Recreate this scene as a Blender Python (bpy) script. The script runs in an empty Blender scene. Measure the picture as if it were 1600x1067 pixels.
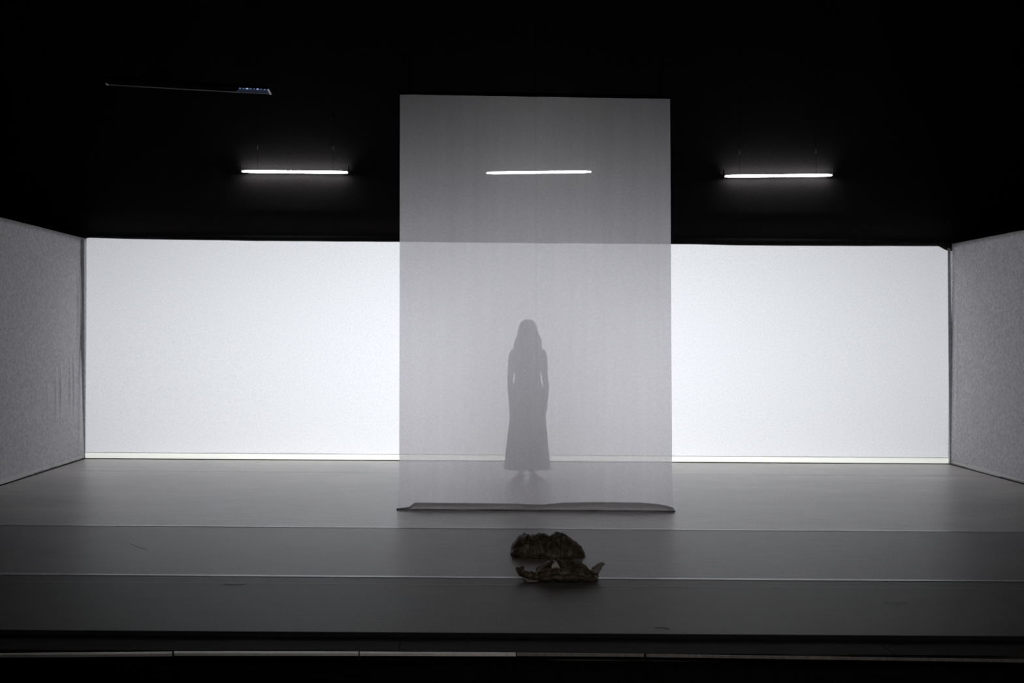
import bpy, bmesh, math, random
from mathutils import Vector, Matrix, noise
random.seed(7)
S = bpy.context.scene
COL = S.collection
PI = math.pi

# ------------------------------------------------------------------ camera
CX, CZ, F, ROLL = -0.555, 1.52, 2000.0, 0.0062
cam_d = bpy.data.cameras.new('camera'); cam = bpy.data.objects.new('camera', cam_d); COL.objects.link(cam)
cam.location = (CX, 0, CZ); cam.rotation_euler = (PI/2, -ROLL, 0)
cam_d.sensor_width = 36; cam_d.lens = 36*F/1600
cam_d.shift_x = 63/1600; cam_d.shift_y = -9.5/1600
cam_d.clip_end = 100
S.camera = cam

# ------------------------------------------------------------------ world, lamps, exposure
w = bpy.data.worlds.new('world'); S.world = w; w.use_nodes = True
w.node_tree.nodes['Background'].inputs[0].default_value = (0.5, 0.55, 0.7, 1)
w.node_tree.nodes['Background'].inputs[1].default_value = 0.0008
S.view_settings.view_transform = 'Standard'; S.view_settings.look = 'None'
S.view_settings.exposure = 0.0; S.view_settings.gamma = 1.0; S.view_settings.use_curve_mapping = False
S.cycles.use_denoising = True; S.cycles.denoiser = "OPENIMAGEDENOISE"; S.cycles.denoising_input_passes = "RGB_ALBEDO_NORMAL"; S.cycles.denoising_prefilter = "ACCURATE"
S.cycles.max_bounces = 12; S.cycles.transparent_max_bounces = 12
S.cycles.diffuse_bounces = 4; S.cycles.sample_clamp_indirect = 4
def area(name, loc, sx, sy, power, color=(1, 1, 1), rot=(PI/2, 0, PI)):
    d = bpy.data.lights.new(name, 'AREA'); d.shape = 'RECTANGLE'; d.size = sx; d.size_y = sy
    d.energy = power; d.color = color
    o = bpy.data.objects.new(name, d); COL.objects.link(o); o.location = loc; o.rotation_euler = rot
    return o
# two banks of floodlights stand behind the cloth screen and shine through it: a long one, and a shorter one at the middle
area('backlight', (0, 19.4, 1.2), 12.4, 2.4, 440, (1.0, 0.995, 0.985), (-PI/2, 0, 0))
area('backlight', (0, 19.35, 1.2), 5.0, 2.4, 95, (1.0, 0.995, 0.985), (-PI/2, 0, 0))

# added fill lamp behind the camera, lifts the clothes heaps out of black
fill = area('heap_fill_light', (0.4, -2.6, 4.2), 3.0, 0.5, 5.0, (1.0, 0.9, 0.82), (math.radians(67), 0, 0)); fill.data.spread = math.radians(32)

# ------------------------------------------------------------------ helpers
def ray(px, py):
    u, v = px-737, 524-py
    return Vector((u*math.cos(ROLL)-v*math.sin(ROLL), F, u*math.sin(ROLL)+v*math.cos(ROLL)))/F
def at(px, py, Y):
    return Vector((CX, 0, CZ)) + ray(px, py)*Y
def onfloor(px, py, z=0.0):
    r = ray(px, py); return Vector((CX, 0, CZ)) + r*((z-CZ)/r.z)
def empty(name, loc, label=None, cat=None, group=None, rz=0):
    o = bpy.data.objects.new(name, None); COL.objects.link(o); o.location = loc; o.rotation_euler = (0, 0, rz)
    o.empty_display_size = 0.1
    return tag(o, label, cat, group)
def tag(o, label=None, cat=None, group=None, kind=None):
    if label: o['label'] = label
    if cat: o['category'] = cat
    if group: o['group'] = group
    if kind: o['kind'] = kind
    return o
def obj(name, bm, mat, parent=None, smooth=False):
    me = bpy.data.meshes.new(name); bm.normal_update(); bm.to_mesh(me); bm.free()
    if mat: me.materials.append(mat)
    if smooth:
        for p in me.polygons: p.use_smooth = True
    o = bpy.data.objects.new(name, me); COL.objects.link(o)
    if parent: o.parent = parent
    return o
def box(bm, x0, x1, y0, y1, z0, z1):
    v = [bm.verts.new(c) for c in ((x0,y0,z0),(x1,y0,z0),(x1,y1,z0),(x0,y1,z0),(x0,y0,z1),(x1,y0,z1),(x1,y1,z1),(x0,y1,z1))]
    for f in ((3,2,1,0),(4,5,6,7),(0,1,5,4),(1,2,6,5),(2,3,7,6),(3,0,4,7)): bm.faces.new([v[i] for i in f])
def boxm(*a, bev=0):
    bm = bmesh.new(); box(bm, *a)
    if bev: bmesh.ops.bevel(bm, geom=bm.edges[:], offset=bev, segments=2, affect='EDGES')
    return bm
def prism(bm, pts, dvec):
    """closed polygon pts (3-D) extruded by dvec"""
    a = [bm.verts.new(p) for p in pts]; b = [bm.verts.new(Vector(p)+Vector(dvec)) for p in pts]
    n = len(a)
    bm.faces.new(a[::-1]); bm.faces.new(b)
    for i in range(n): bm.faces.new((a[i], a[(i+1) % n], b[(i+1) % n], b[i]))
    bmesh.ops.recalc_face_normals(bm, faces=bm.faces[:])
def tube(bm, pts, rads, seg=10, flat=1.0, caps=True):
    pts = [Vector(p) for p in pts]; rings = []
    up = Vector((0.13, 0.2, 1)).normalized()
    for i, p in enumerate(pts):
        d = (pts[min(i+1, len(pts)-1)]-pts[max(i-1, 0)]).normalized()
        if abs(d.dot(up)) > 0.96: a = d.cross(Vector((0, 1, 0.05))).normalized()
        else: a = d.cross(up).normalized()
        b = d.cross(a).normalized()
        r = rads[i] if isinstance(rads, (list, tuple)) else rads
        rings.append([bm.verts.new(p + a*math.cos(2*PI*k/seg)*r + b*math.sin(2*PI*k/seg)*r*flat) for k in range(seg)])
    for i in range(len(rings)-1):
        for k in range(seg):
            bm.faces.new((rings[i][k], rings[i][(k+1) % seg], rings[i+1][(k+1) % seg], rings[i+1][k]))
    if caps:
        bm.faces.new(rings[0][::-1]); bm.faces.new(rings[-1])
def grid(nu, nv, fn):
    bm = bmesh.new()
    vs = [[bm.verts.new(fn(i/nu, j/nv)) for i in range(nu+1)] for j in range(nv+1)]
    for j in range(nv):
        for i in range(nu): bm.faces.new((vs[j][i], vs[j][i+1], vs[j+1][i+1], vs[j+1][i]))
    return bm
def interp(tab, x):
    if x <= tab[0][0]: return tab[0][1]
    for (a, b), (c, d) in zip(tab, tab[1:]):
        if x <= c: return b + (d-b)*(x-a)/(c-a)
    return tab[-1][1]
def smooth(t): t = max(0, min(1, t)); return t*t*(3-2*t)

# ------------------------------------------------------------------ materials
class M:
    def __init__(s, name):
        s.m = bpy.data.materials.new(name); s.m.use_nodes = True; s.nt = s.m.node_tree; s.nt.nodes.clear()
        s.out = s.n('ShaderNodeOutputMaterial')
    def n(s, t, **kw):
        nd = s.nt.nodes.new(t)
        for k, v in kw.items():
            if k in nd.inputs: nd.inputs[k].default_value = v
            else: setattr(nd, k, v)
        return nd
    def l(s, a, b): s.nt.links.new(a, b)
    def coords(s, scale=(1, 1, 1)):
        tc = s.n('ShaderNodeTexCoord'); mp = s.n('ShaderNodeMapping'); mp.inputs['Scale'].default_value = scale
        s.l(tc.outputs['Object'], mp.inputs['Vector']); return mp.outputs[0]
    def noise(s, scale, detail=3, stretch=(1, 1, 1), rough=0.6):
        nd = s.n('ShaderNodeTexNoise', Scale=scale, Detail=detail, Roughness=rough); s.l(s.coords(stretch), nd.inputs['Vector']); return nd.outputs['Fac']
    def ramp(s, fac, c0, c1, p0=0.0, p1=1.0):
        r = s.n('ShaderNodeValToRGB'); e = r.color_ramp.elements
        e[0].position = p0; e[1].position = p1; e[0].color = (*c0, 1); e[1].color = (*c1, 1)
        s.l(fac, r.inputs['Fac']); return r.outputs['Color']
    def bump(s, h, strength=0.3, dist=0.01):
        b = s.n('ShaderNodeBump', Strength=strength, Distance=dist); s.l(h, b.inputs['Height']); return b.outputs['Normal']
    def mixsh(s, a, b, f):
        m = s.n('ShaderNodeMixShader'); m.inputs[0].default_value = f
        s.l(a.outputs[0], m.inputs[1]); s.l(b.outputs[0], m.inputs[2]); return m
    def done(s, sh): s.l(sh.outputs[0], s.out.inputs['Surface']); return s.m
def plain(name, c0, c1, scale=30, rough=0.7, metal=0.0, stretch=(1, 1, 1), bump=0.2, dist=0.003, spec=0.5, p=(0.3, 0.7), sheen=0.0):
    m = M(name); f = m.noise(scale, 4, stretch)
    b = m.n('ShaderNodeBsdfPrincipled', Roughness=rough, Metallic=metal)
    b.inputs['Specular IOR Level'].default_value = spec
    b.inputs['Sheen Weight'].default_value = sheen
    m.l(m.ramp(f, c0, c1, *p), b.inputs['Base Color'])
    if bump: m.l(m.bump(f, bump, dist), b.inputs['Normal'])
    return m.done(b)
def emit(name, col, strength):
    m = M(name); e = m.n('ShaderNodeEmission', Strength=strength); e.inputs[0].default_value = (*col, 1); return m.done(e)

def screen_mat(name, c0, c1, refl):
    m = M(name)
    f = m.noise(48, 2, (1, 1, 1), 0.8)
    t = m.n('ShaderNodeBsdfTranslucent'); d = m.n('ShaderNodeBsdfDiffuse'); k_ = 0.35 if 'hem' not in name else 0.34
    col = m.ramp(f, c0, c1, 0.3, 0.7); m.l(col, t.inputs[0]); d.inputs[0].default_value = (*refl, 1)
    return m.done(m.mixsh(t, d, k_))
mat_screen = screen_mat('backlit_cloth', (0.74, 0.765, 0.82), (0.91, 0.93, 0.985), (0.75, 0.76, 0.8))
mat_screen_hem = screen_mat('backlit_hem', (0.95, 0.99, 0.95), (1.0, 1.0, 0.98), (0.85, 0.86, 0.84))
mat_side = plain('stretched_side_cloth', (0.54, 0.53, 0.56), (0.90, 0.88, 0.91), 38, 0.9, bump=0.15, dist=0.002, spec=0.1)
mat_side_hem = plain('side_cloth_hem', (0.78, 0.78, 0.78), (0.88, 0.88, 0.87), 45, 0.9, bump=0.1, spec=0.1)
mat_velour = plain('black_velour', (0.004, 0.004, 0.005), (0.009, 0.0085, 0.010), 25, 0.95, spec=0.05)
mat_velour_hem = plain('black_velour_hem', (0.03, 0.032, 0.036), (0.05, 0.05, 0.055), 25, 0.95, spec=0.1)
mat_masking = plain('matt_black_masking', (0.034, 0.030, 0.031), (0.056, 0.049, 0.051), 60, 0.9, spec=0.1)
mat_black = plain('black_paint', (0.004, 0.004, 0.004), (0.008, 0.008, 0.008), 20, 0.9, spec=0.05)
mat_black0 = mat_black
mat_plaster = plain('grey_plaster', (0.2, 0.2, 0.2), (0.25, 0.25, 0.25), 8, 0.9, spec=0.1)
mat_blackgrip = plain('grey_cable_grip', (0.12, 0.12, 0.14), (0.2, 0.2, 0.22), 50, 0.5)
mat_blackmetal = plain('black_metal', (0.01, 0.01, 0.012), (0.02, 0.02, 0.022), 50, 0.5)
mat_alu = plain('worn_aluminium', (0.8, 0.81, 0.81), (1, 1, 1), 18, 0.4, metal=0.1, stretch=(3, 1, 1), bump=0.1)
mat_alu_dull = plain('darker_aluminium', (0.16, 0.15, 0.15), (0.3, 0.29, 0.28), 18, 0.6, metal=0.2, stretch=(3, 1, 1), bump=0.1)
mat_tape = plain('pale_seam_tape', (0.35, 0.36, 0.36), (0.85, 0.86, 0.86), 2.5, 0.3, stretch=(1.5, 1, 1), bump=0.05)
mat_tube = emit('lamp_tube_glow', (0.95, 1.0, 0.97), 17.0)
mat_led = emit('cool_led_glow', (0.35, 0.55, 1.0), 0.9)
mat_skin = plain('skin', (0.50, 0.30, 0.24), (0.58, 0.36, 0.29), 20, 0.55, bump=0.03)
mat_lips = plain('lip_skin', (0.42, 0.14, 0.13), (0.48, 0.17, 0.16), 20, 0.4, bump=0.03)
mat_hair = plain('light_brown_hair', (0.11, 0.075, 0.05), (0.24, 0.17, 0.11), 30, 0.5, stretch=(5, 5, 0.6), bump=0.4)
mat_dress = plain('grey_dress_cloth', (0.16, 0.165, 0.17), (0.22, 0.225, 0.225), 60, 0.9, bump=0.15, spec=0.2)
mat_eyewhite = plain('eye_white', (0.75, 0.74, 0.72), (0.8, 0.8, 0.78), 20, 0.2, bump=0)
mat_iris = plain('dark_iris', (0.03, 0.02, 0.015), (0.05, 0.03, 0.02), 20, 0.2, bump=0)
mat_darkcloth = plain('crumpled_black_cloth', (0.016, 0.014, 0.011), (0.13, 0.11, 0.075), 30, 0.5, bump=0.6, dist=0.004, spec=0.4)
mat_olive = plain('dark_olive_cloth', (0.05, 0.045, 0.03), (0.18, 0.16, 0.11), 26, 0.5, bump=0.6, dist=0.004, spec=0.4)
mat_brown = plain('dark_brown_lapel', (0.09, 0.058, 0.04), (0.17, 0.11, 0.075), 18, 0.6, bump=0.3)
mat_greycloth = plain('dark_grey_sleeve_cloth', (0.16, 0.14, 0.135), (0.28, 0.25, 0.24), 20, 0.7, bump=0.4)
mat_palecloth = plain('pale_lining_cloth', (0.40, 0.38, 0.375), (0.52, 0.49, 0.48), 20, 0.7, bump=0.3)

# dance floor: grey vinyl with a dull sheen, brushed across the stage
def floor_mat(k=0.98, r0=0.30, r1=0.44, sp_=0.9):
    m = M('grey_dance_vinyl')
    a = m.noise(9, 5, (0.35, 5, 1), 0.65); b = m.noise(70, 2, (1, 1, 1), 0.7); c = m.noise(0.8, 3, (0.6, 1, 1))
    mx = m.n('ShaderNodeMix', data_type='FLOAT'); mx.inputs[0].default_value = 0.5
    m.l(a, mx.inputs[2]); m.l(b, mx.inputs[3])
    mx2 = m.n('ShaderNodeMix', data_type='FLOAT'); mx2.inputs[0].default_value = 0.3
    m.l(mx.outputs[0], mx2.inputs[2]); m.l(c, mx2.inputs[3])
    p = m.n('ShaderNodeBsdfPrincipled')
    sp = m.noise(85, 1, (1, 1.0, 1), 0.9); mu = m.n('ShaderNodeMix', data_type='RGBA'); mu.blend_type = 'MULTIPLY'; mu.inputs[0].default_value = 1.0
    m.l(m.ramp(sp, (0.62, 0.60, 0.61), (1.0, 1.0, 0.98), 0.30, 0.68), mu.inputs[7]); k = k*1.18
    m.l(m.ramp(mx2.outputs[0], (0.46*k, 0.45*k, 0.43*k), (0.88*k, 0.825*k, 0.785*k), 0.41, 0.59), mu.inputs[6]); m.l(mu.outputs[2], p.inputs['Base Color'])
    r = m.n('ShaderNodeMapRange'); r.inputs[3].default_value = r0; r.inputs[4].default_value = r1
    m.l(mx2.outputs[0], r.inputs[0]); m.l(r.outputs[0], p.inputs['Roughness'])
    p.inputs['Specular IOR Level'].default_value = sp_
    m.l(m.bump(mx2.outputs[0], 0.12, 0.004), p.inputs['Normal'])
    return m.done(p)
mat_floor = floor_mat(); mat_floor_front_dim = floor_mat(0.18, 0.44, 0.58, 0.5); mat_floor_mid_dim = floor_mat(0.36, 0.37, 0.49, 0.8)  # mid and front strips: darker colour stands in for light fading toward the front
mat_tape_bright = plain('clear_seam_tape', (0.8, 0.8, 0.8), (1, 1, 1), 3, 0.22, bump=0)
def wood_mat():
    m = M('black_stained_plywood')
    nz = m.noise(1.3, 3, (0.6, 4, 1)); tc = m.coords((0.35, 9, 1))
    wv = m.n('ShaderNodeTexWave', Scale=3.0, Distortion=9.0, Detail=2.0); wv.bands_direction = 'Y'
    wv.inputs['Detail Scale'].default_value = 0.8
    m.l(tc, wv.inputs['Vector'])
    p = m.n('ShaderNodeBsdfPrincipled', Roughness=0.75)
    p.inputs['Specular IOR Level'].default_value = 0.1
    m.l(m.ramp(wv.outputs['Fac'], (0.002, 0.002, 0.002), (0.05, 0.05, 0.048), 0.5, 1.0), p.inputs['Base Color'])
    return m.done(p)
mat_wood = wood_mat()
def scrim_mat(name, clear, tint, glow):
    """open weave: part of the light passes straight, part is scattered forward by the threads"""
    m = M(name)
    f = m.noise(1, 2, (38, 38, 55), 0.8)
    g = m.noise(1, 3, (9, 1, 0.35), 0.6)
    mx = m.n('ShaderNodeMix', data_type='FLOAT'); mx.inputs[0].default_value = 0.35
    m.l(f, mx.inputs[2]); m.l(g, mx.inputs[3])
    tr = m.n('ShaderNodeBsdfTransparent'); tl = m.n('ShaderNodeBsdfTranslucent')
    col = m.ramp(mx.outputs[0], tuple(c*0.88 for c in tint), tint, 0.35, 0.65)
    m.l(col, tl.inputs[0])
    rf = m.n('ShaderNodeBsdfRefraction', Roughness=0.92, IOR=1.5); m.l(col, rf.inputs[0])
    df = m.n('ShaderNodeBsdfDiffuse'); df.inputs[0].default_value = (0.6, 0.59, 0.6, 1)
    sc = m.mixsh(tl, rf, glow); sc = m.mixsh(sc, df, 0.18)
    mp = m.n('ShaderNodeMapRange'); mp.inputs[1].default_value = 0.3; mp.inputs[2].default_value = 0.7
    mp.inputs[3].default_value = clear+0.03; mp.inputs[4].default_value = clear-0.03
    m.l(mx.outputs[0], mp.inputs[0])
    o = m.n('ShaderNodeMixShader'); m.l(mp.outputs[0], o.inputs[0]); m.l(sc.outputs[0], o.inputs[1]); m.l(tr.outputs[0], o.inputs[2])
    return m.done(o)
mat_scrim = scrim_mat('open_weave_gauze', 0.19, (0.74, 0.715, 0.745), 0.85)
mat_scrim_seam = scrim_mat('gauze_seam', 0.93, (1.0, 0.98, 1.0), 0.7)
mat_scrim_hem = scrim_mat('folded_gauze_hem', 0.08, (0.46, 0.43, 0.42), 0.5)

# ------------------------------------------------------------------ the setting
WY = 15.5                                   # depth of the lit screen
XL, XR = -5.235, 5.238                      # inner faces of the side walls
ZT = 2.66                                   # top of the cloth walls
# stage floor made of vinyl lengths unrolled across the stage, each its own piece
floor = empty('floor', (0, 0, 0)); floor['kind'] = 'structure'
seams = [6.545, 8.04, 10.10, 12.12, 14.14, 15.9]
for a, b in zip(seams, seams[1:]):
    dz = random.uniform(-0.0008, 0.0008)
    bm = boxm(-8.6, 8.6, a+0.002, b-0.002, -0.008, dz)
    obj('vinyl_strip', bm, mat_floor_front_dim if a < 7 else mat_floor_mid_dim if a < 9 else mat_floor, floor)
obj('subfloor', boxm(-8.6, 8.6, 6.56, 15.9, -0.12, -0.009), mat_black, floor)
for (y, wd) in ((8.045, 0.05), (7.80, 0.009), (10.10, 0.035)):
    def fn(u, v, y=y, wd=wd):
        x = -6.5+13*u
        return Vector((x, y-0.018*math.sin(x*0.35+0.5)+wd*(v-0.5)*(1+0.3*noise.noise((x*1.3, y, 0))), 0.0022))
    obj('seam_tape', grid(120, 1, fn), mat_tape_bright if y > 10 else mat_tape if wd > 0.01 else mat_floor_mid_dim, floor)
# little scuffs and a pale scratch on the vinyl
for (pts, r) in ((((203, 845), (207, 850), (216, 854), (228, 858)), 0.003), (((350, 912), (366, 914), (384, 912)), 0.003),
                 (((1023, 980), (1036, 979), (1046, 982)), 0.004), (((1382, 941), (1400, 941), (1418, 942)), 0.0025)):
    bm = bmesh.new(); tube(bm, [onfloor(x, y, 0.0015) for x, y in pts], r, 6, 0.35)
    obj('scuff_mark', bm, mat_tape, floor)

# lit back screen
def screen_fn(u, v):
    x = XL+0.004+(XR-XL-0.008)*u; z = 0.070+(ZT+0.12-0.070)*v
    return Vector((x, WY+0.006*noise.noise((x*0.6, z*0.5, 1)), z))
wb = obj('wall_back', grid(60, 20, screen_fn), mat_screen, None, True); wb['kind'] = 'structure'
bm = grid(80, 2, lambda u, v: Vector((XL+0.01+(XR-XL-0.02)*u, WY-0.004-0.006*math.sin(v*PI), 0.004+(0.078+0.006*noise.noise((u*14, 0, 0)))*v)))
obj('hem', bm, mat_screen_hem, wb, True)
obj('skirting_line', boxm(XL+0.01, XR-0.01, WY-0.05, WY-0.03, 0.0015, 0.010), plain('olive_floor_strip', (0.10, 0.12, 0.05), (0.16, 0.18, 0.08), 20, 0.7), wb)

# side walls of stretched cloth, creased near the corners
def side_disp(y, z, right):
    d = 0.004*noise.noise((y*0.8, z*0.6, 3.0 if right else 7.0))
    q = WY-y
    if not right:
        for (q0, z0, z1, wd, amp, lean) in ((0.22, 1.1, 2.4, 0.035, 0.009, 0.08), (0.33, 1.3, 2.3, 0.03, 0.007, 0.08), (0.16, 0.9, 1.9, 0.03, 0.007, 0.05), (0.48, 0.5, 1.35, 0.03, 0.006, 0.04),
                                           (0.62, 0.55, 1.25, 0.03, 0.006, 0.03), (0.95, 0.55, 1.2, 0.035, 0.006, 0.03), (1.12, 0.5, 1.15, 0.03, 0.005, 0.02), (1.4, 0.6, 1.0, 0.04, 0.004, 0.02)):
            t = (z-z0)/(z1-z0)
            if 0 < t < 1:
                d += 2.2*amp*math.sin(PI*t)*math.exp(-((q-q0-lean*(t-0.5))/wd)**2)
    else:
        d += 0.006*math.exp(-((q-0.25)/0.05)**2)*math.sin(PI*min(1, z/ZT))
    return d
for right in (False, True):
    X = XR if right else XL; s = -1 if right else 1
    def fn(u, v):
        q = 3.3*(u**1.3); y = WY-q; z = 0.006+(ZT-0.006)*v
        zz = z + (0.006*noise.noise((y*2.0, 5, 0)) if v > 0.98 else 0)
        return Vector((X+s*side_disp(y, z, right), y, zz))
    bm = grid(220, 46, fn)
    o = obj('wall_right' if right else 'wall_left', bm, mat_side, None, True); o['kind'] = 'structure'
    md = o.modifiers.new('thick', 'SOLIDIFY'); md.thickness = 0.012; md.offset = 1 if right else -1
    bm = grid(60, 2, lambda u, v: Vector((X+s*(0.010+0.004*math.sin(v*PI)+0.002*noise.noise((u*20, v, 2))), WY-0.06-3.2*u, 0.006+0.058*v)))
    obj('hem', bm, mat_side_hem, o, True)
    obj('floor_batten', boxm(*(sorted((X+s*0.006, X+s*0.022))), WY-3.3, WY-0.05, 0.0015, 0.008), mat_black, o)
    # return flap in the corner, facing the house so that it stays in shade
    if right:
        e = [(1481, 388), (1481.6, 480), (1482.2, 560), (1483, 640), (1484.5, 724)]
        g = [(1485, 388), (1486, 470), (1489.5, 560), (1488.6, 640), (1486, 724)]
    else:
        e = [(131.5, 374), (131.8, 460), (132, 540), (132.4, 640), (133, 716)]
        g = [(124.5, 373), (125, 450), (126.5, 540), (129, 640), (131.5, 716)]
    YF = WY-0.09 if right else WY-0.23
    bm = bmesh.new(); pts = [at(a, b, YF) for a, b in e] + [at(a, b, YF) for a, b in g[::-1]]
    for p in pts: p.z = max(p.z, 0.006)
    prism(bm, pts, (0, 0.006, 0))
    obj('corner_flap', bm, mat_side, o)

# black masking wall above the screen; unseen drapes added at both sides stop backlight
def rearwall(name, x0, x1, z0, z1, y=WY-0.02, mt=None):
    def fn(u, v):
        x = x0+(x1-x0)*u; z = z0+(z1-z0)*v
        return Vector((x, y+0.012*math.sin(x*5.1+0.6*math.sin(x*1.7))*(0.2+v*0.8), z))
    o = obj(name, grid(max(4, int((x1-x0)*14)), 12, fn), mt or mat_masking, None, True)
    md = o.modifiers.new('thick', 'SOLIDIFY'); md.thickness = 0.008; md.offset = 0
    return o
rearwall('border_drape', -8.8, 8.8, ZT+0.03, 7.0, WY-0.045)
bd = bpy.data.objects['border_drape']
tag(bd, 'wide black masking border hanging above the lit back screen', 'curtain')
def hemfn(u, v):
    x = XL+0.01+(XR-XL-0.02)*u
    px = (x-CX)/WY*F+737
    top = ZT+0.05
    y0 = interp([(131, 374.5), (140, 371.5), (200, 373.5), (400, 376.5), (625, 378), (840, 380), (1050, 381.5), (1200, 384), (1463, 384.8), (1468, 388), (1475, 391.5), (1487, 392.5)], px)
    y0 += 0.5*noise.noise((x*2.1, 4, 0))
    zb = at(px, y0, WY-0.06).z
    return Vector((x, WY-0.072, zb+(top-zb)*v))
o = obj('hem', grid(420, 2, hemfn), mat_velour_hem, bd, True); md = o.modifiers.new('thick', 'SOLIDIFY'); md.thickness = 0.006
for nm, x0, x1 in (('left', -8.8, XL-0.02), ('right', XR+0.02, 8.8)):
    o = rearwall('backlight_block', x0, x1, 0.002, ZT+0.02, WY+0.10, mat_velour)
    tag(o, 'unseen black drape added to block backlight beyond the %s-hand cloth wall' % nm, 'curtain', None)
# hall shell, matt black
def shell(name, *a):
    o = obj(name, boxm(*a), mat_black); o['kind'] = 'structure'; return o
shell('wall_rear', -9, 9, 19.6, 19.8, -1.3, 7.2)
shell('wall_house_left', -9.2, -9.0, -3, 19.8, -1.3, 7.2)
shell('wall_house_right', 9.0, 9.2, -3, 19.8, -1.3, 7.2)
mat_black = mat_plaster
shell('wall_house_back', -9.2, 9.2, -3.2, -3, -1.3, 7.2)
mat_black = mat_black0
shell('ceiling', -9.2, 9.2, -3.2, 19.8, 7.2, 7.4)
shell('floor_house', -9.2, 9.2, -3.2, 6.56, -1.5, -1.3)
shell('floor_backstage', -9, 9, 15.905, 19.6, -0.12, -0.002)

# stage front: black apron boards, pale nosing, black fascia
ap = empty('stage_apron', (0, 6.3, 0)); ap['kind'] = 'structure'; ap.name = 'trim_1'
xs = [-7.5, -3.3, -0.9, 1.5, 3.9, 7.5]
for a, b in zip(xs, xs[1:]):
    bm = boxm(a+0.002, b-0.002, 6.19-6.3, 6.500-6.3, -0.05, -0.012)
    obj('apron_board', bm, mat_wood, ap)
bm = grid(160, 1, lambda u, v: Vector((-7.5+15*u, 6.540-6.3-0.095*v-0.012*v*noise.noise((u*40, 0, 0)), 0.001-0.004*v)))
obj('vinyl_lip', bm, mat_black, ap)
segs = [((-40, 1020.6, 1023.8), (269, 1017.6, 1021.2)), ((272, 1017.0, 1020.6), (560, 1017.6, 1020.6)), ((562, 1017.7, 1020.6), (806, 1019.2, 1021.4)), ((808, 1019.3, 1021.0), (1006, 1021.0, 1022.2)),
        ((1010, 1021.4, 1022.5), (1640, 1030.4, 1031.4))]
for (xa, ta, ba), (xb, tb, bb) in segs:
    z = -0.002
    pts = [onfloor(xa, ba, z), onfloor(xb, bb, z), onfloor(xb, tb, z), onfloor(xa, ta, z)]
    pts = [p-Vector((0, 6.3, 0)) for p in pts]
    bm = bmesh.new(); prism(bm, pts, (0, 0, -0.012)); obj('nosing_strip', bm, mat_alu if xa < 800 else mat_alu_dull, ap)  # right-hand segments get a darker metal colour
obj('fascia_board', boxm(-7.5, 7.5, 6.02-6.3, 6.56-6.3, -0.11, -0.055), mat_black, ap)
xs = [-7.5+1.5*k for k in range(11)]
for a, b in zip(xs, xs[1:]):
    obj('fascia_panel', boxm(a+0.004, b-0.004, 6.10-6.3, 6.13-6.3, -1.295, -0.115, bev=0.003), mat_black, ap)

# ------------------------------------------------------------------ hanging gauze
GY = 11.135
g0 = onfloor(837, 797); sc = empty('gauze_panel', (0.0, GY, 0), 'tall translucent white gauze hanging at centre stage in front of the woman', 'curtain')
gl_t, gr_t = at(625, 146, GY), at(1047, 153, GY)
gl_b, gr_b = at(623.5, 790, GY), at(1051, 790, GY)
def gauze(u, v, dy=0.0):
    z0 = 0.004
    topz = at(625+422*u, interp([(0, 146), (0.32, 149.5), (0.55, 150.3), (1, 153)], u), GY).z
    z = z0+(topz-z0)*v
    xa = gl_b.x+(gl_t.x-gl_b.x)*v; xb = gr_b.x+(gr_t.x-gr_b.x)*v
    fl = max(0, 1-z/0.30)
    xa -= 0.018*fl**2.2; xb += 0.016*fl**2.2
    x = xa+(xb-xa)*u
    fold = 0.010*noise.noise((x*3.2, z*0.25, 2))+0.004*noise.noise((x*11, z*0.35, 9))
    edge = 0.006*math.exp(-(u/0.02)**2)+0.006*math.exp(-((1-u)/0.02)**2)
    return Vector((x, fold+edge+dy, z))
obj('cloth', grid(90, 90, gauze), mat_scrim, sc, True)
bm = grid(1, 60, lambda u, v: gauze((837-625)/422+0.0016*(u-0.5)*3, 0.30+0.70*v, -0.004))
obj('seam', bm, mat_scrim_seam, sc, True)
# sagging hem at the bottom, seen as a darker band
def hem(u, v):
    px = 622+430*u
    y0 = interp([(620, 795), (640, 792), (648, 785.5), (700, 786), (760, 786.5), (800, 787), (835, 788.5), (850, 788.5), (880, 785.5), (940, 784.5), (1000, 785.5), (1030, 788), (1045, 791.5), (1054, 795)], px)
    zt = at(px, y0, GY-0.05).z
    z = 0.004+(zt-0.004)*v
    x = at(px, 790, GY).x
    return Vector((x, -0.035-0.045*math.sin(PI*min(1, v*0.9+0.1))*(0.6+0.4*noise.noise((px*0.02, v, 0)))+0.006*noise.noise((px*0.06, v*3, 4)), z))
obj('hem', grid(160, 8, hem), mat_scrim_hem, sc, True)
bm = bmesh.new(); xa, xb = at(620, 797, GY).x, at(1054, 797, GY).x; tube(bm, [(xa+(xb-xa)*k/24, -0.035, 0.0085) for k in range(25)], 0.0075, 8)
obj('weight_bar', bm, mat_black, sc)
bm = bmesh.new(); tube(bm, [gl_t-Vector((0.0, GY, -0.006)), gr_t-Vector((0, GY, -0.006))], 0.016, 10); obj('top_batten', bm, mat_black, sc)
for t in (0.04, 0.5, 0.96):
    p = gl_t.lerp(gr_t, t)-Vector((0, GY, 0)); bm = bmesh.new(); tube(bm, [p+Vector((0, 0, 0.02)), Vector((p.x, p.y, 7.19))], 0.003, 6); obj('suspension_line', bm, mat_black, sc)

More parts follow.
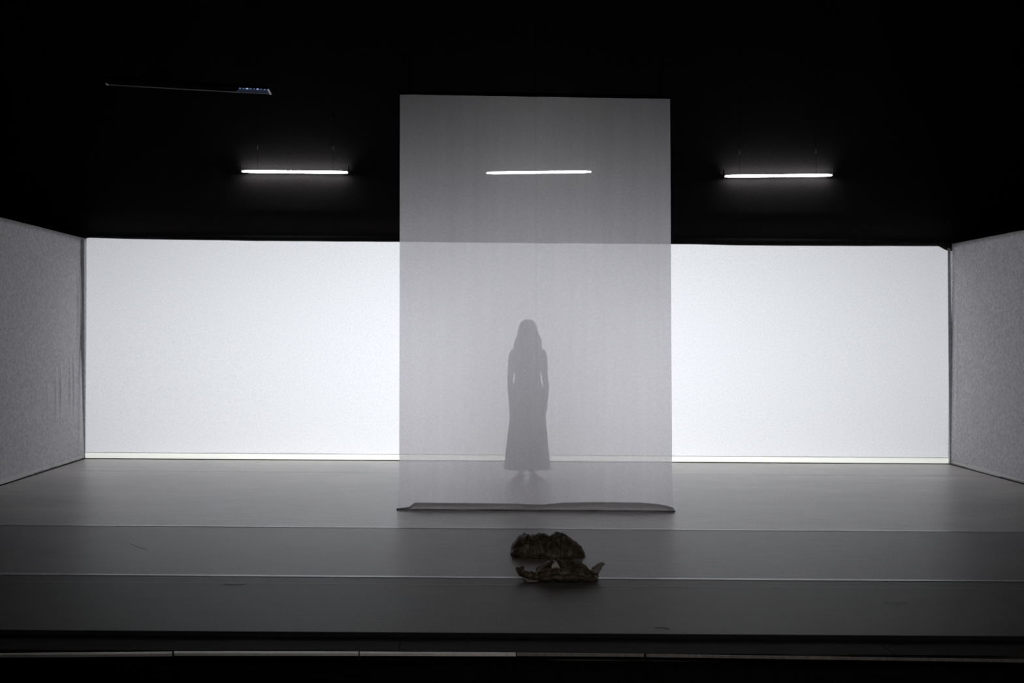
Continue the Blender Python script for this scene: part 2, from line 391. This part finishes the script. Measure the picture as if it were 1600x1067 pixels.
# ------------------------------------------------------------------ fluorescent lamps
LY = 15.395
lamps = [((378.5, 267.6), (543, 269.4), 'left of the gauze', 'glowing white tube lamp hanging over the left half of the back screen'),
         ((760, 270.2), (923.5, 268.2), 'behind', 'glowing white tube lamp seen through the hanging gauze'),
         ((1133, 275.4), (1299.5, 273.6), 'right', 'glowing white tube lamp hanging over the right half of the back screen')]
for (a, b, _, lab) in lamps:
    A, B = at(*a, LY), at(*b, LY); mid = (A+B)/2; L = (B-A).length
    t = empty('tube_lamp', mid, lab, 'lamp', 'white tube lamps in a row')
    t.rotation_euler = (0, -math.atan2(B.z-A.z, B.x-A.x), 0)
    n = 17; bm = bmesh.new(); pts = []; rr = []
    for k in range(n):
        s_ = -1+2*k/(n-1); pts.append((s_*L/2, 0, 0)); rr.append(0.0148*min(1, 0.30+(1-abs(s_))*8)**0.5)
    tube(bm, pts, rr, 14); obj('tube', bm, mat_tube, t, True)
    bm = bmesh.new()                                     # trapezoid steel tray above the tube
    prof = [(0.017, -0.014), (0.030, -0.010), (0.030, 0.010), (0.017, 0.014)]
    prism(bm, [(-L/2-0.01, y, z) for y, z in prof], (L+0.02, 0, 0)); obj('housing', bm, mat_blackmetal, t)
    for s_ in (-1, 1):
        obj('end_cap', boxm(*sorted((s_*(L/2+0.010), s_*(L/2+0.018))), -0.012, 0.034, -0.012, 0.082, bev=0.002), mat_blackmetal, t)
        bm = bmesh.new(); tube(bm, [(s_*L*0.36, 0.024, 0.008), (s_*L*0.36, 0.024, 7.19-mid.z)], 0.0018, 6); wr = obj('suspension_wire', bm, mat_black, t)
        bm = bmesh.new(); tube(bm, [(s_*L*0.36, 0.024, 0.265), (s_*L*0.36, 0.024, 0.32)], 0.006, 8); obj('cable_grip', bm, mat_blackgrip, wr)

# ------------------------------------------------------------------ flat hanging tray, upper left
H = 2.4
def onh(px, py):
    r = ray(px, py); return Vector((CX, 0, CZ))+r*(H/r.z)
A, B, C_, D = onh(168, 131.5), onh(423, 146), onh(419, 139), onh(375, 137)
tr = empty('hanging_light_panel', (A+B)/2, 'thin black panel hung high at upper left, pale rim and bluish lights', 'lamp')
o0 = (A+B)/2
E = A+(C_-B)*0.9
def loc(p): return p-o0
bm = bmesh.new(); prism(bm, [loc(A), loc(B), loc(C_), loc(E)], (0, 0, 0.03)); obj('panel', bm, plain('blue_black_panel', (0.002, 0.002, 0.003), (0.004, 0.004, 0.006), 20, 1.0, spec=0.0), tr)
for nm, P, Q, r in (('long_rail', A, B, 0.0042), ('end_rail', B, C_, 0.009), ('end_rail', A, A.lerp(E, 0.35), 0.006)):
    bm = bmesh.new(); tube(bm, [loc(P)+Vector((0, 0, -0.006)), loc(Q)+Vector((0, 0, -0.006))], r, 8); obj(nm, bm, mat_alu, tr)
bm = bmesh.new(); prism(bm, [loc(C_), loc(D), loc(A.lerp(B, 0.78)), loc(B)], (0, 0, -0.004)); obj('glow_patch', bm, plain('painted_blue_glow', (0.03, 0.04, 0.09), (0.05, 0.07, 0.14), 20, 0.9, spec=0.1), tr)  # blue plate at the end, its colour imitates the glow of the lights
for k in range(9):
    p = loc(D.lerp(C_, k/8)); s_ = 0.55*(0.007, 0.005, 0.013, 0.006, 0.005, 0.012, 0.006, 0.007, 0.008)[k]
    bm = bmesh.new(); bmesh.ops.create_uvsphere(bm, u_segments=10, v_segments=6, radius=s_)
    bmesh.ops.scale(bm, vec=(2.0, 1, 0.8), verts=bm.verts); bmesh.ops.translate(bm, vec=p+Vector((0, 0, -0.006)), verts=bm.verts)
    obj('led', bm, mat_led, tr)
for t in (0.15, 0.85):
    p = loc(A.lerp(B, t)+(C_-B)*0.45); bm = bmesh.new(); tube(bm, [p+Vector((0, 0, 0.03)), (p.x, p.y, 7.19-o0.z)], 0.003, 6); obj('suspension_wire', bm, mat_black, tr)

# ------------------------------------------------------------------ the woman
PF = onfloor(823.5, 748.5)
person = empty('person', (PF.x, PF.y, 0), 'long-haired woman in sleeveless long dress standing behind the gauze', 'person')
def ell(bm, c, r, rot=None, seg=24):
    g = bmesh.ops.create_uvsphere(bm, u_segments=seg, v_segments=seg//2+2, radius=1)
    m = Matrix.Translation(c) @ (rot or Matrix.Identity(4)) @ Matrix.Diagonal((*r, 1))
    bmesh.ops.transform(bm, matrix=m, verts=g['verts'])
def chain(bm, pts, flat=1.0):
    """rounded tapering limb: pts = [(x,y,z,r), ...]"""
    P = [Vector(p[:3]) for p in pts]; R = [p[3] for p in pts]
    pp, rr = [], []
    for i in range(len(P)-1):
        n = 5
        for k in range(n):
            t = k/n; pp.append(P[i].lerp(P[i+1], t)); rr.append(R[i]+(R[i+1]-R[i])*t)
    pp.append(P[-1]); rr.append(R[-1])
    tube(bm, pp, rr, 16, flat)
    for p, r in zip(P, R): ell(bm, p, (r, r, r), seg=14)
body = bmesh.new()
# torso as stacked elliptical loft
tor = [(0.80, 0.150, 0.100, 0.0), (0.88, 0.168, 0.112, 0.0), (0.96, 0.150, 0.098, 0.0), (1.04, 0.124, 0.086, 0.0), (1.10, 0.122, 0.088, -0.004), (1.18, 0.136, 0.100, -0.008),
       (1.26, 0.146, 0.098, -0.004), (1.33, 0.146, 0.078, 0.004), (1.375, 0.105, 0.058, 0.010), (1.405, 0.055, 0.048, 0.012)]
rings = []
for z, a, b, oy in tor:
    rings.append([body.verts.new((a*math.cos(2*PI*k/32), oy+b*math.sin(2*PI*k/32), z)) for k in range(32)])
for i in range(len(rings)-1):
    for k in range(32): body.faces.new((rings[i][k], rings[i][(k+1) % 32], rings[i+1][(k+1) % 32], rings[i+1][k]))
body.faces.new(rings[0][::-1]); body.faces.new(rings[-1])
for s_ in (-1, 1):
    ell(body, (s_*0.062, -0.066, 1.205), (0.054, 0.042, 0.055))          # bust
    chain(body, [(s_*0.148, 0.004, 1.335, 0.046), (s_*0.166, 0.004, 1.29, 0.042), (s_*0.176, 0.010, 1.18, 0.037), (s_*0.184, 0.014, 1.065, 0.031)])
    wx = 0.182 if s_ < 0 else 0.196
    chain(body, [(s_*0.184, 0.014, 1.065, 0.032), (s_*(wx+0.002), -0.002, 0.99, 0.031), (s_*wx, -0.022, 0.835, 0.021)])
    # hand: palm and five fingers, relaxed, thumb forward
    px_ = s_*wx
    ell(body, (px_, -0.028, 0.785), (0.016, 0.037, 0.046))
    for k, (yy, ln) in enumerate(((-0.056, 0.066), (-0.036, 0.075), (-0.016, 0.070), (0.003, 0.055))):
        x0 = px_; z0 = 0.752
        chain(body, [(x0, yy, z0+0.012, 0.0095), (x0-s_*0.003, yy-0.002, z0-ln*0.42, 0.0085), (x0-s_*0.012, yy-0.003, z0-ln*0.75, 0.0078), (x0-s_*0.022, yy-0.002, z0-ln, 0.0068)])
    chain(body, [(px_-s_*0.002, -0.052, 0.812, 0.012), (px_-s_*0.010, -0.078, 0.780, 0.010), (px_-s_*0.016, -0.086, 0.752, 0.0085)])
    # leg and foot, feet turned out
    fx = s_*0.062
    chain(body, [(s_*0.082, 0, 0.84, 0.085), (s_*0.078, -0.004, 0.66, 0.068), (s_*0.070, -0.006, 0.46, 0.049), (s_*0.067, 0.004, 0.34, 0.048), (s_*0.064, 0.012, 0.20, 0.036), (fx, 0.014, 0.10, 0.026), (fx, 0.016, 0.06, 0.029)])
    dx = s_*0.50
    dirv = Vector((dx, -1, 0)).normalized()
    base = Vector((fx, 0.016, 0))
    chain(body, [(*(base-dirv*0.030+Vector((0, 0, 0.030))), 0.029), (*(base+dirv*0.04+Vector((0, 0, 0.036))), 0.032), (*(base+dirv*0.10+Vector((0, 0, 0.026))), 0.026)], 1.0)
    side = Vector((-dirv.y, dirv.x, 0))*(-s_)
    for k, (o_, l_, r_) in enumerate(((0.026, 0.172, 0.013), (0.010, 0.170, 0.0105), (-0.005, 0.162, 0.010), (-0.018, 0.150, 0.0095), (-0.030, 0.136, 0.009))):
        a = base+dirv*0.09-side*o_*0.9; b = base+dirv*l_-side*o_
        chain(body, [(a.x, a.y, 0.020, 0.018), (b.x, b.y, r_+0.001, r_)])
# neck and head
chain(body, [(0, 0.014, 1.36, 0.050), (0, 0.010, 1.43, 0.043), (0, 0.008, 1.49, 0.046)])
ell(body, (0, 0.008, 1.585), (0.074, 0.090, 0.092), seg=32)             # skull
ell(body, (0, -0.020, 1.530), (0.058, 0.066, 0.078), seg=32)            # face
ell(body, (0, -0.058, 1.470), (0.026, 0.024, 0.020))                    # chin
for s_ in (-1, 1):
    ell(body, (s_*0.033, -0.060, 1.532), (0.018, 0.015, 0.018))         # cheek
    ell(body, (s_*0.074, 0.010, 1.545), (0.008, 0.018, 0.030))          # ear
    ell(body, (s_*0.028, -0.072, 1.585), (0.020, 0.010, 0.007))         # brow ridge
chain(body, [(0, -0.080, 1.575, 0.007), (0, -0.094, 1.545, 0.009), (0, -0.100, 1.530, 0.011)])
for s_ in (-1, 1): ell(body, (s_*0.010, -0.090, 1.526), (0.008, 0.009, 0.007))
ob = obj('body', body, mat_skin, person, True)
md = ob.modifiers.new('one_skin', 'REMESH'); md.mode = 'VOXEL'; md.voxel_size = 0.005; md.use_smooth_shade = True
md = ob.modifiers.new('soft', 'SMOOTH'); md.factor = 0.5; md.iterations = 4
dg = bpy.context.evaluated_depsgraph_get(); me = bpy.data.meshes.new_from_object(ob.evaluated_get(dg)); ob.modifiers.clear(); ob.data = me
for p in me.polygons: p.use_smooth = True
if not me.materials: me.materials.append(mat_skin)
zmin = min(v.co.z for v in me.vertices)
for v in me.vertices: v.co.z -= zmin*max(0, 1-v.co.z/0.3)
for s_ in (-1, 1):
    bm = bmesh.new(); ell(bm, (s_*0.029, -0.0765, 1.566), (0.0135, 0.008, 0.0065), seg=16); e_ = obj('eye', bm, mat_eyewhite, person, True)
    bm = bmesh.new(); ell(bm, (s_*0.029, -0.0835, 1.566), (0.0055, 0.002, 0.0055), seg=12); obj('iris', bm, mat_iris, e_, True)
    bm = bmesh.new(); tube(bm, [(s_*0.012, -0.087, 1.586), (s_*0.028, -0.086, 1.592), (s_*0.046, -0.076, 1.588)], [0.003, 0.0035, 0.0015], 6); obj('eyebrow', bm, mat_hair, person, True)
bm = bmesh.new(); ell(bm, (0, -0.0835, 1.505), (0.023, 0.007, 0.0045), seg=16); ell(bm, (0, -0.082, 1.498), (0.019, 0.007, 0.005), seg=16); obj('lips', bm, mat_lips, person, True)
# hair: a cap and many wavy locks falling past the shoulders
hair = bmesh.new()
g = bmesh.ops.create_uvsphere(hair, u_segments=32, v_segments=20, radius=1)
bmesh.ops.transform(hair, matrix=Matrix.Translation((0, 0.010, 1.588)) @ Matrix.Diagonal((0.084, 0.100, 0.101, 1)), verts=g['verts'])
bmesh.ops.delete(hair, geom=[v for v in hair.verts if v.co.y < -0.050 and v.co.z < 1.635 or v.co.z < 1.50], context='VERTS')
R_ = random.Random(3)
for i in range(520):
    th = R_.uniform(-0.80, 1.80)*PI/1.0
    th = R_.uniform(-PI*0.20, PI*1.20)                       # 0 = +x, PI/2 = back, -PI/2 = front
    top = R_.uniform(0.25, 1.0)
    c, s_ = math.cos(th), math.sin(th)
    end = R_.uniform(1.30, 1.40) if s_ > 0.2 else R_.uniform(1.30, 1.44)
    pts = []; rr = []; ph = R_.uniform(0, 6.28); wv = R_.uniform(0.003, 0.009)
    n = 11
    for k in range(n):
        t = k/(n-1)
        if t < 0.38:
            a = (PI/2)*(1-t/0.38)*top                        # over the skull
            rad = math.cos(a); z = 1.588+0.104*math.sin(a)
            x = 0.088*rad*c; y = 0.020+0.098*rad*s_
            if y < -0.03: y = -0.03-(abs(y+0.03))*0.5
        else:
            q = (t-0.38)/0.62; z = 1.588+(end-1.588)*q
            spread = interp([(0, 0.090), (0.25, 0.100), (0.5, 0.115), (0.8, 0.134), (1.0, 0.138)], q)
            x = spread*c*(0.97+0.06*math.sin(ph)); y = 0.020+interp([(0, 0.098), (0.4, 0.100), (0.75, 0.125), (1, 0.125)], q)*s_
            if s_ < 0: y = 0.02+(-0.10)*abs(s_)-0.06*q
            if abs(c) > 0.75 and s_ < 0.3: y -= 0.05*q
        x += wv*math.sin(ph+t*9); y += wv*math.cos(ph+t*8)
        pts.append((x, y, z)); rr.append(0.0068*(1-0.6*t)*(0.5 if k == 0 else 1)+0.001)
    tube(hair, pts, rr, 6, 0.6)
obj('hair', hair, mat_hair, person, True)
# dress: fitted bodice, belt seam, gathered long skirt
def dress_dim(z):
    a = interp([(0.105, 0.228), (0.30, 0.212), (0.50, 0.196), (0.64, 0.181), (0.76, 0.190), (0.88, 0.190), (0.96, 0.166), (1.04, 0.134), (1.10, 0.132), (1.18, 0.148), (1.26, 0.153), (1.285, 0.150)], z)
    b = interp([(0.105, 0.190), (0.40, 0.165), (0.64, 0.140), (0.88, 0.130), (0.96, 0.110), (1.04, 0.095), (1.10, 0.104), (1.18, 0.142), (1.24, 0.132), (1.285, 0.100)], z)
    return a, b
def skirt(u, v):
    z = 0.105+(1.035-0.105)*v; a, b = dress_dim(z); th = 2*PI*u
    amp = 0.016*(1-v)**0.8
    r = 1+amp/0.2*(math.sin(th*13+1.2*math.sin(3*th))*0.7+0.4*math.sin(th*7+2*v))
    zz = z+(0.004*math.sin(th*13) if v < 0.02 else 0)
    return Vector((a*r*math.cos(th), b*r*math.sin(th)+0.002, zz))
def bodice(u, v):
    z = 1.030+(1.285-1.030)*v; a, b = dress_dim(z); th = 2*PI*u
    zz = z
    if v > 0.7: zz += (v-0.7)/0.3*(0.018*math.cos(2*th)*-1)*0.6
    r = 1+0.006*math.sin(th*16)*(1-v)
    y = b*r*math.sin(th)
    if y < 0: y -= 0.014*math.exp(-((z-1.20)/0.05)**2)*(0.6+0.4*math.cos(2*th)*-1)
    return Vector((a*r*math.cos(th), y, zz))
dr = empty('dress', (0, 0, 0)); dr.parent = person
for k in ('label', 'category'):
    if k in dr: del dr[k]
for nm, fn, nu, nv in (('skirt', skirt, 180, 30), ('bodice', bodice, 96, 16)):
    o = obj(nm, grid(nu, nv, fn), mat_dress, dr, True); md = o.modifiers.new('thick', 'SOLIDIFY'); md.thickness = 0.004; md.offset = 1
bm = bmesh.new()
n = 64; prev = None; a, b = dress_dim(1.035)
ring = [[], []]
o = grid(64, 3, lambda u, v: Vector(((a+0.006)*math.cos(2*PI*u), (b+0.006)*math.sin(2*PI*u), 1.018+0.034*v))); bm.free()
obj('waistband', o, mat_dress, dr, True)
for s_ in (-1, 1):
    def strap(u, v, s_=s_):
        ang = PI*v                                            # front to back over the shoulder
        y = -0.098*math.cos(ang)*(1 if v < 0.5 else 0.92); z = 1.262+0.128*math.sin(ang)**0.7
        x = s_*(0.105+0.020*math.sin(ang)+(u-0.5)*0.050)
        z -= 0.020*(abs(x)-0.11)/0.05*math.sin(ang)
        return Vector((x, y, z))
    o = obj('strap', grid(4, 20, strap), mat_dress, dr, True); md = o.modifiers.new('thick', 'SOLIDIFY'); md.thickness = 0.006; md.offset = 0

# ------------------------------------------------------------------ clothes left on the floor
def heap(px0, px1, ybase, prof, half_d, seed, ridge, dirs, Y=None):
    """crumpled cloth: a closed folded surface standing on the floor. prof = silhouette (px, py)"""
    A = onfloor((px0+px1)/2, ybase); Yc = A.y+half_d
    bot = []; NU, NV = 110, 64
    def fn(u, v):
        px = px0+(px1-px0)*u
        X = at(px, 870, Yc).x
        env = at(px, interp(prof, px), Yc).z
        env = max(0.012, env)
        e = max(0.0, 1-abs(2*u-1)**3.2)**0.5
        s_ = 2*v-1
        dpt = half_d*(0.25+0.75*e)
        hgt = env*max(0, (1-abs(s_)**2.4))**0.55
        y = Yc+s_*dpt*(1+0.12*noise.noise((u*4, s_*2, seed)))
        fx, fy = (X*dirs[0]+y*dirs[1]), (y*dirs[0]-X*dirs[1])
        wob = noise.noise((fx*9, fy*9, seed+4))*0.9
        r1 = 1-abs(noise.noise((fx*ridge+wob, fy*ridge*0.45+wob, seed)))*2.2
        r2 = 1-abs(noise.noise((fx*ridge*2.3, fy*ridge*1.1+wob, seed+9)))*2.2
        k = min(1, hgt/0.05)
        hgt = hgt*(0.80+0.20*max(0, r1))+k*0.012*(r2-0.3)*(0.5 if abs(s_) < 0.2 else 1)
        return Vector((X+k*0.010*noise.noise((y*30, hgt*30, seed+2)), y-k*0.014*r1*(1 if s_ < 0 else -1), max(0.003, hgt)))
    return grid(NU, NV, fn), Yc, A
prof1 = [(797, 868), (800, 850), (806, 843), (815, 836), (823, 833), (830, 836), (834, 833), (842, 832.5), (850, 834), (858, 835), (866, 833), (876, 833), (884, 835), (887, 838), (898, 844), (906, 850), (911, 858), (914, 868)]
bm, Yc, A = heap(797, 914, 873, prof1, 0.17, 2.3, 16, (0.8, 0.6))
T = empty('crumpled_garment', (at(855, 870, Yc).x, Yc, 0), 'rounded heap of black crumpled clothing on the floor, nearer the gauze', 'clothing')
for v in bm.verts: v.co -= T.location
o = obj('folded_cloth', bm, mat_darkcloth, T, True); md = o.modifiers.new('thick', 'SOLIDIFY'); md.thickness = 0.004
# rolled folds lying over the heap, gathered toward the right side
def roll(name, mt, parent, pts, rads, flat=0.55, seg=10, seed=0, base=None):
    P = []; R = []
    n = 26; m_ = len(pts)-1
    for k in range(n+1):
        t = k/n*m_; i = min(int(t), m_-1); f = t-i
        p0, p1, p2, p3 = (Vector(pts[max(0, i-1)]), Vector(pts[i]), Vector(pts[i+1]), Vector(pts[min(m_, i+2)]))
        q = 0.5*((2*p1)+(p2-p0)*f+(2*p0-5*p1+4*p2-p3)*f*f+(3*p1-p0-3*p2+p3)*f*f*f)
        r = rads[i]+(rads[i+1]-rads[i])*f
        P.append(q+Vector((noise.noise((k*0.22, seed, 0)), noise.noise((k*0.22, seed, 5)), noise.noise((k*0.22, seed, 9))))*r*0.35); R.append(r*(1+0.25*noise.noise((k*0.8, seed, 3))))
    b = bmesh.new(); tube(b, P, R, seg, flat)
    for v in b.verts:
        v.co += Vector((noise.noise(v.co*60), noise.noise(v.co*60+Vector((9, 0, 0))), noise.noise(v.co*60+Vector((0, 9, 0)))))*0.004
        if parent: v.co -= parent.location
        v.co.z = max(0.004, v.co.z)
    return obj(name, b, mt, parent, True)
def q(px, py, Y): p = at(px, py, Y); p.z = max(0.006, p.z); return p
Y1 = Yc
for (pts, rads, mt, sd) in (
    ([q(800, 855, Y1-0.07), q(812, 843, Y1-0.05), q(826, 838, Y1-0.03), q(838, 846, Y1-0.10)], [0.010, 0.020, 0.018, 0.008], mat_olive, 1),
    ([q(834, 852, Y1-0.09), q(838, 840, Y1-0.05), q(846, 835, Y1), q(858, 838, Y1-0.02)], [0.010, 0.017, 0.016, 0.010], mat_olive, 2),
    ([q(846, 851, Y1-0.09), q(862, 840, Y1-0.03), q(880, 836, Y1), q(890, 842, Y1-0.02)], [0.010, 0.018, 0.018, 0.008], mat_darkcloth, 3),
    ([q(862, 858, Y1-0.12), q(880, 848, Y1-0.08), q(897, 849, Y1-0.04), q(910, 861, Y1-0.05)], [0.008, 0.013, 0.012, 0.007], mat_olive, 4),
    ([q(864, 865, Y1-0.14), q(882, 856, Y1-0.12), q(899, 857, Y1-0.08), q(912, 868, Y1-0.08)], [0.008, 0.012, 0.011, 0.007], mat_darkcloth, 5),
    ([q(866, 871, Y1-0.16), q(884, 864, Y1-0.15), q(899, 865, Y1-0.12), q(911, 871, Y1-0.10)], [0.007, 0.011, 0.010, 0.006], mat_olive, 6),
    ([q(799, 865, Y1-0.12), q(820, 867, Y1-0.16), q(845, 871, Y1-0.17), q(868, 873, Y1-0.16)], [0.012, 0.013, 0.012, 0.010], mat_darkcloth, 7)):
    roll('cloth_fold', mt, T, pts, rads, seed=sd)

prof2 = [(829, 903), (836, 896), (842, 888), (850, 881), (858, 877), (868, 875), (880, 875), (895, 874), (905, 876), (916, 882), (924, 890), (930, 899), (935, 905)]
bm, Yc2, A2 = heap(829, 935, 910.5, prof2, 0.11, 8.1, 14, (0.5, 0.86))
T2 = empty('dropped_jacket', (at(880, 900, Yc2).x, Yc2, 0), 'black garment lying nearest the stage edge, upturned ends and pale patch', 'clothing')
for v in bm.verts: v.co -= T2.location
o = obj('folded_cloth', bm, mat_darkcloth, T2, True); md = o.modifiers.new('thick', 'SOLIDIFY'); md.thickness = 0.004
Y2 = Yc2
roll('sleeve', mat_greycloth, T2, [q(926, 906, Y2-0.03), q(930, 893, Y2-0.02), q(935, 886, Y2), q(943.5, 879.5, Y2+0.01)], [0.034, 0.030, 0.024, 0.012], 0.8, seed=11)['label'] = 'grey pointed end curling up at the right'
roll('sleeve', mat_darkcloth, T2, [q(842, 902, Y2-0.05), q(828, 899, Y2-0.04), q(815, 895, Y2-0.03), q(806.5, 886, Y2-0.02)], [0.034, 0.030, 0.028, 0.010], 0.8, seed=12)['label'] = 'black crumpled end reaching up at the left'
roll('sleeve', mat_darkcloth, T2, [q(822, 900, Y2-0.05), q(816, 892, Y2-0.04), q(814, 888, Y2-0.03), q(819, 886, Y2-0.02)], [0.026, 0.022, 0.014, 0.006], 0.8, seed=13)
roll('lapel', mat_brown, T2, [q(841, 893, Y2-0.10), q(855, 889.5, Y2-0.10), q(870, 888.5, Y2-0.10), q(888, 890, Y2-0.10)], [0.006, 0.011, 0.012, 0.004], 0.6, seed=14)['label'] = 'dark reddish brown folded edge'
roll('cloth_fold', mat_darkcloth, T2, [q(842, 906, Y2-0.10), q(870, 902, Y2-0.12), q(900, 903, Y2-0.11), q(932, 906, Y2-0.06)], [0.014, 0.026, 0.028, 0.014], 0.8, seed=15)
roll('cloth_fold', mat_olive, T2, [q(892, 877, Y2-0.03), q(904, 880, Y2-0.04), q(916, 886, Y2-0.05), q(924, 896, Y2-0.06)], [0.006, 0.011, 0.011, 0.006], 0.6, seed=16)
roll('cloth_fold', mat_olive, T2, [q(838, 897, Y2-0.07), q(846, 887, Y2-0.05), q(856, 880, Y2-0.03), q(864, 877, Y2-0.02)], [0.008, 0.013, 0.013, 0.006], 0.6, seed=17)
# collar standing up with a pale patch of lining
bm = bmesh.new()
cp = [(861.5, 888), (862.5, 883), (866.5, 878), (869.5, 878), (873, 883), (875, 888)]
prism(bm, [at(a, b, Y2-0.105)-T2.location for a, b in cp], (0, 0.008, 0)); obj('pale_patch', bm, mat_palecloth, T2)['label'] = 'small pale patch of lining'
roll('collar', mat_darkcloth, T2, [q(858, 881, Y2-0.04), q(863, 874, Y2-0.03), q(868, 869, Y2-0.02), q(873, 874, Y2-0.03), q(880, 880, Y2-0.04)], [0.012, 0.014, 0.013, 0.014, 0.012], 0.7, seed=18)
bm = bmesh.new(); ell(bm, at(867.5, 868.8, Y2-0.035)-T2.location, (0.009, 0.004, 0.006), seg=12); obj('collar_tip', bm, mat_greycloth, T2, True)
# flat pale sheet edge sticking out at the lower left
sp = [(816, 903.5), (823, 910), (838, 910), (846, 907.5), (862, 905), (850, 902.5), (836, 904)]
bm = bmesh.new(); prism(bm, [onfloor(a, b, 0.004)-T2.location+Vector((0, 0, 0.006*math.sin(k))) for k, (a, b) in enumerate(sp)], (0, 0, 0.003))
obj('lining_flap', bm, mat_palecloth, T2)['label'] = 'pale flap of lining lying flat at the lower left'
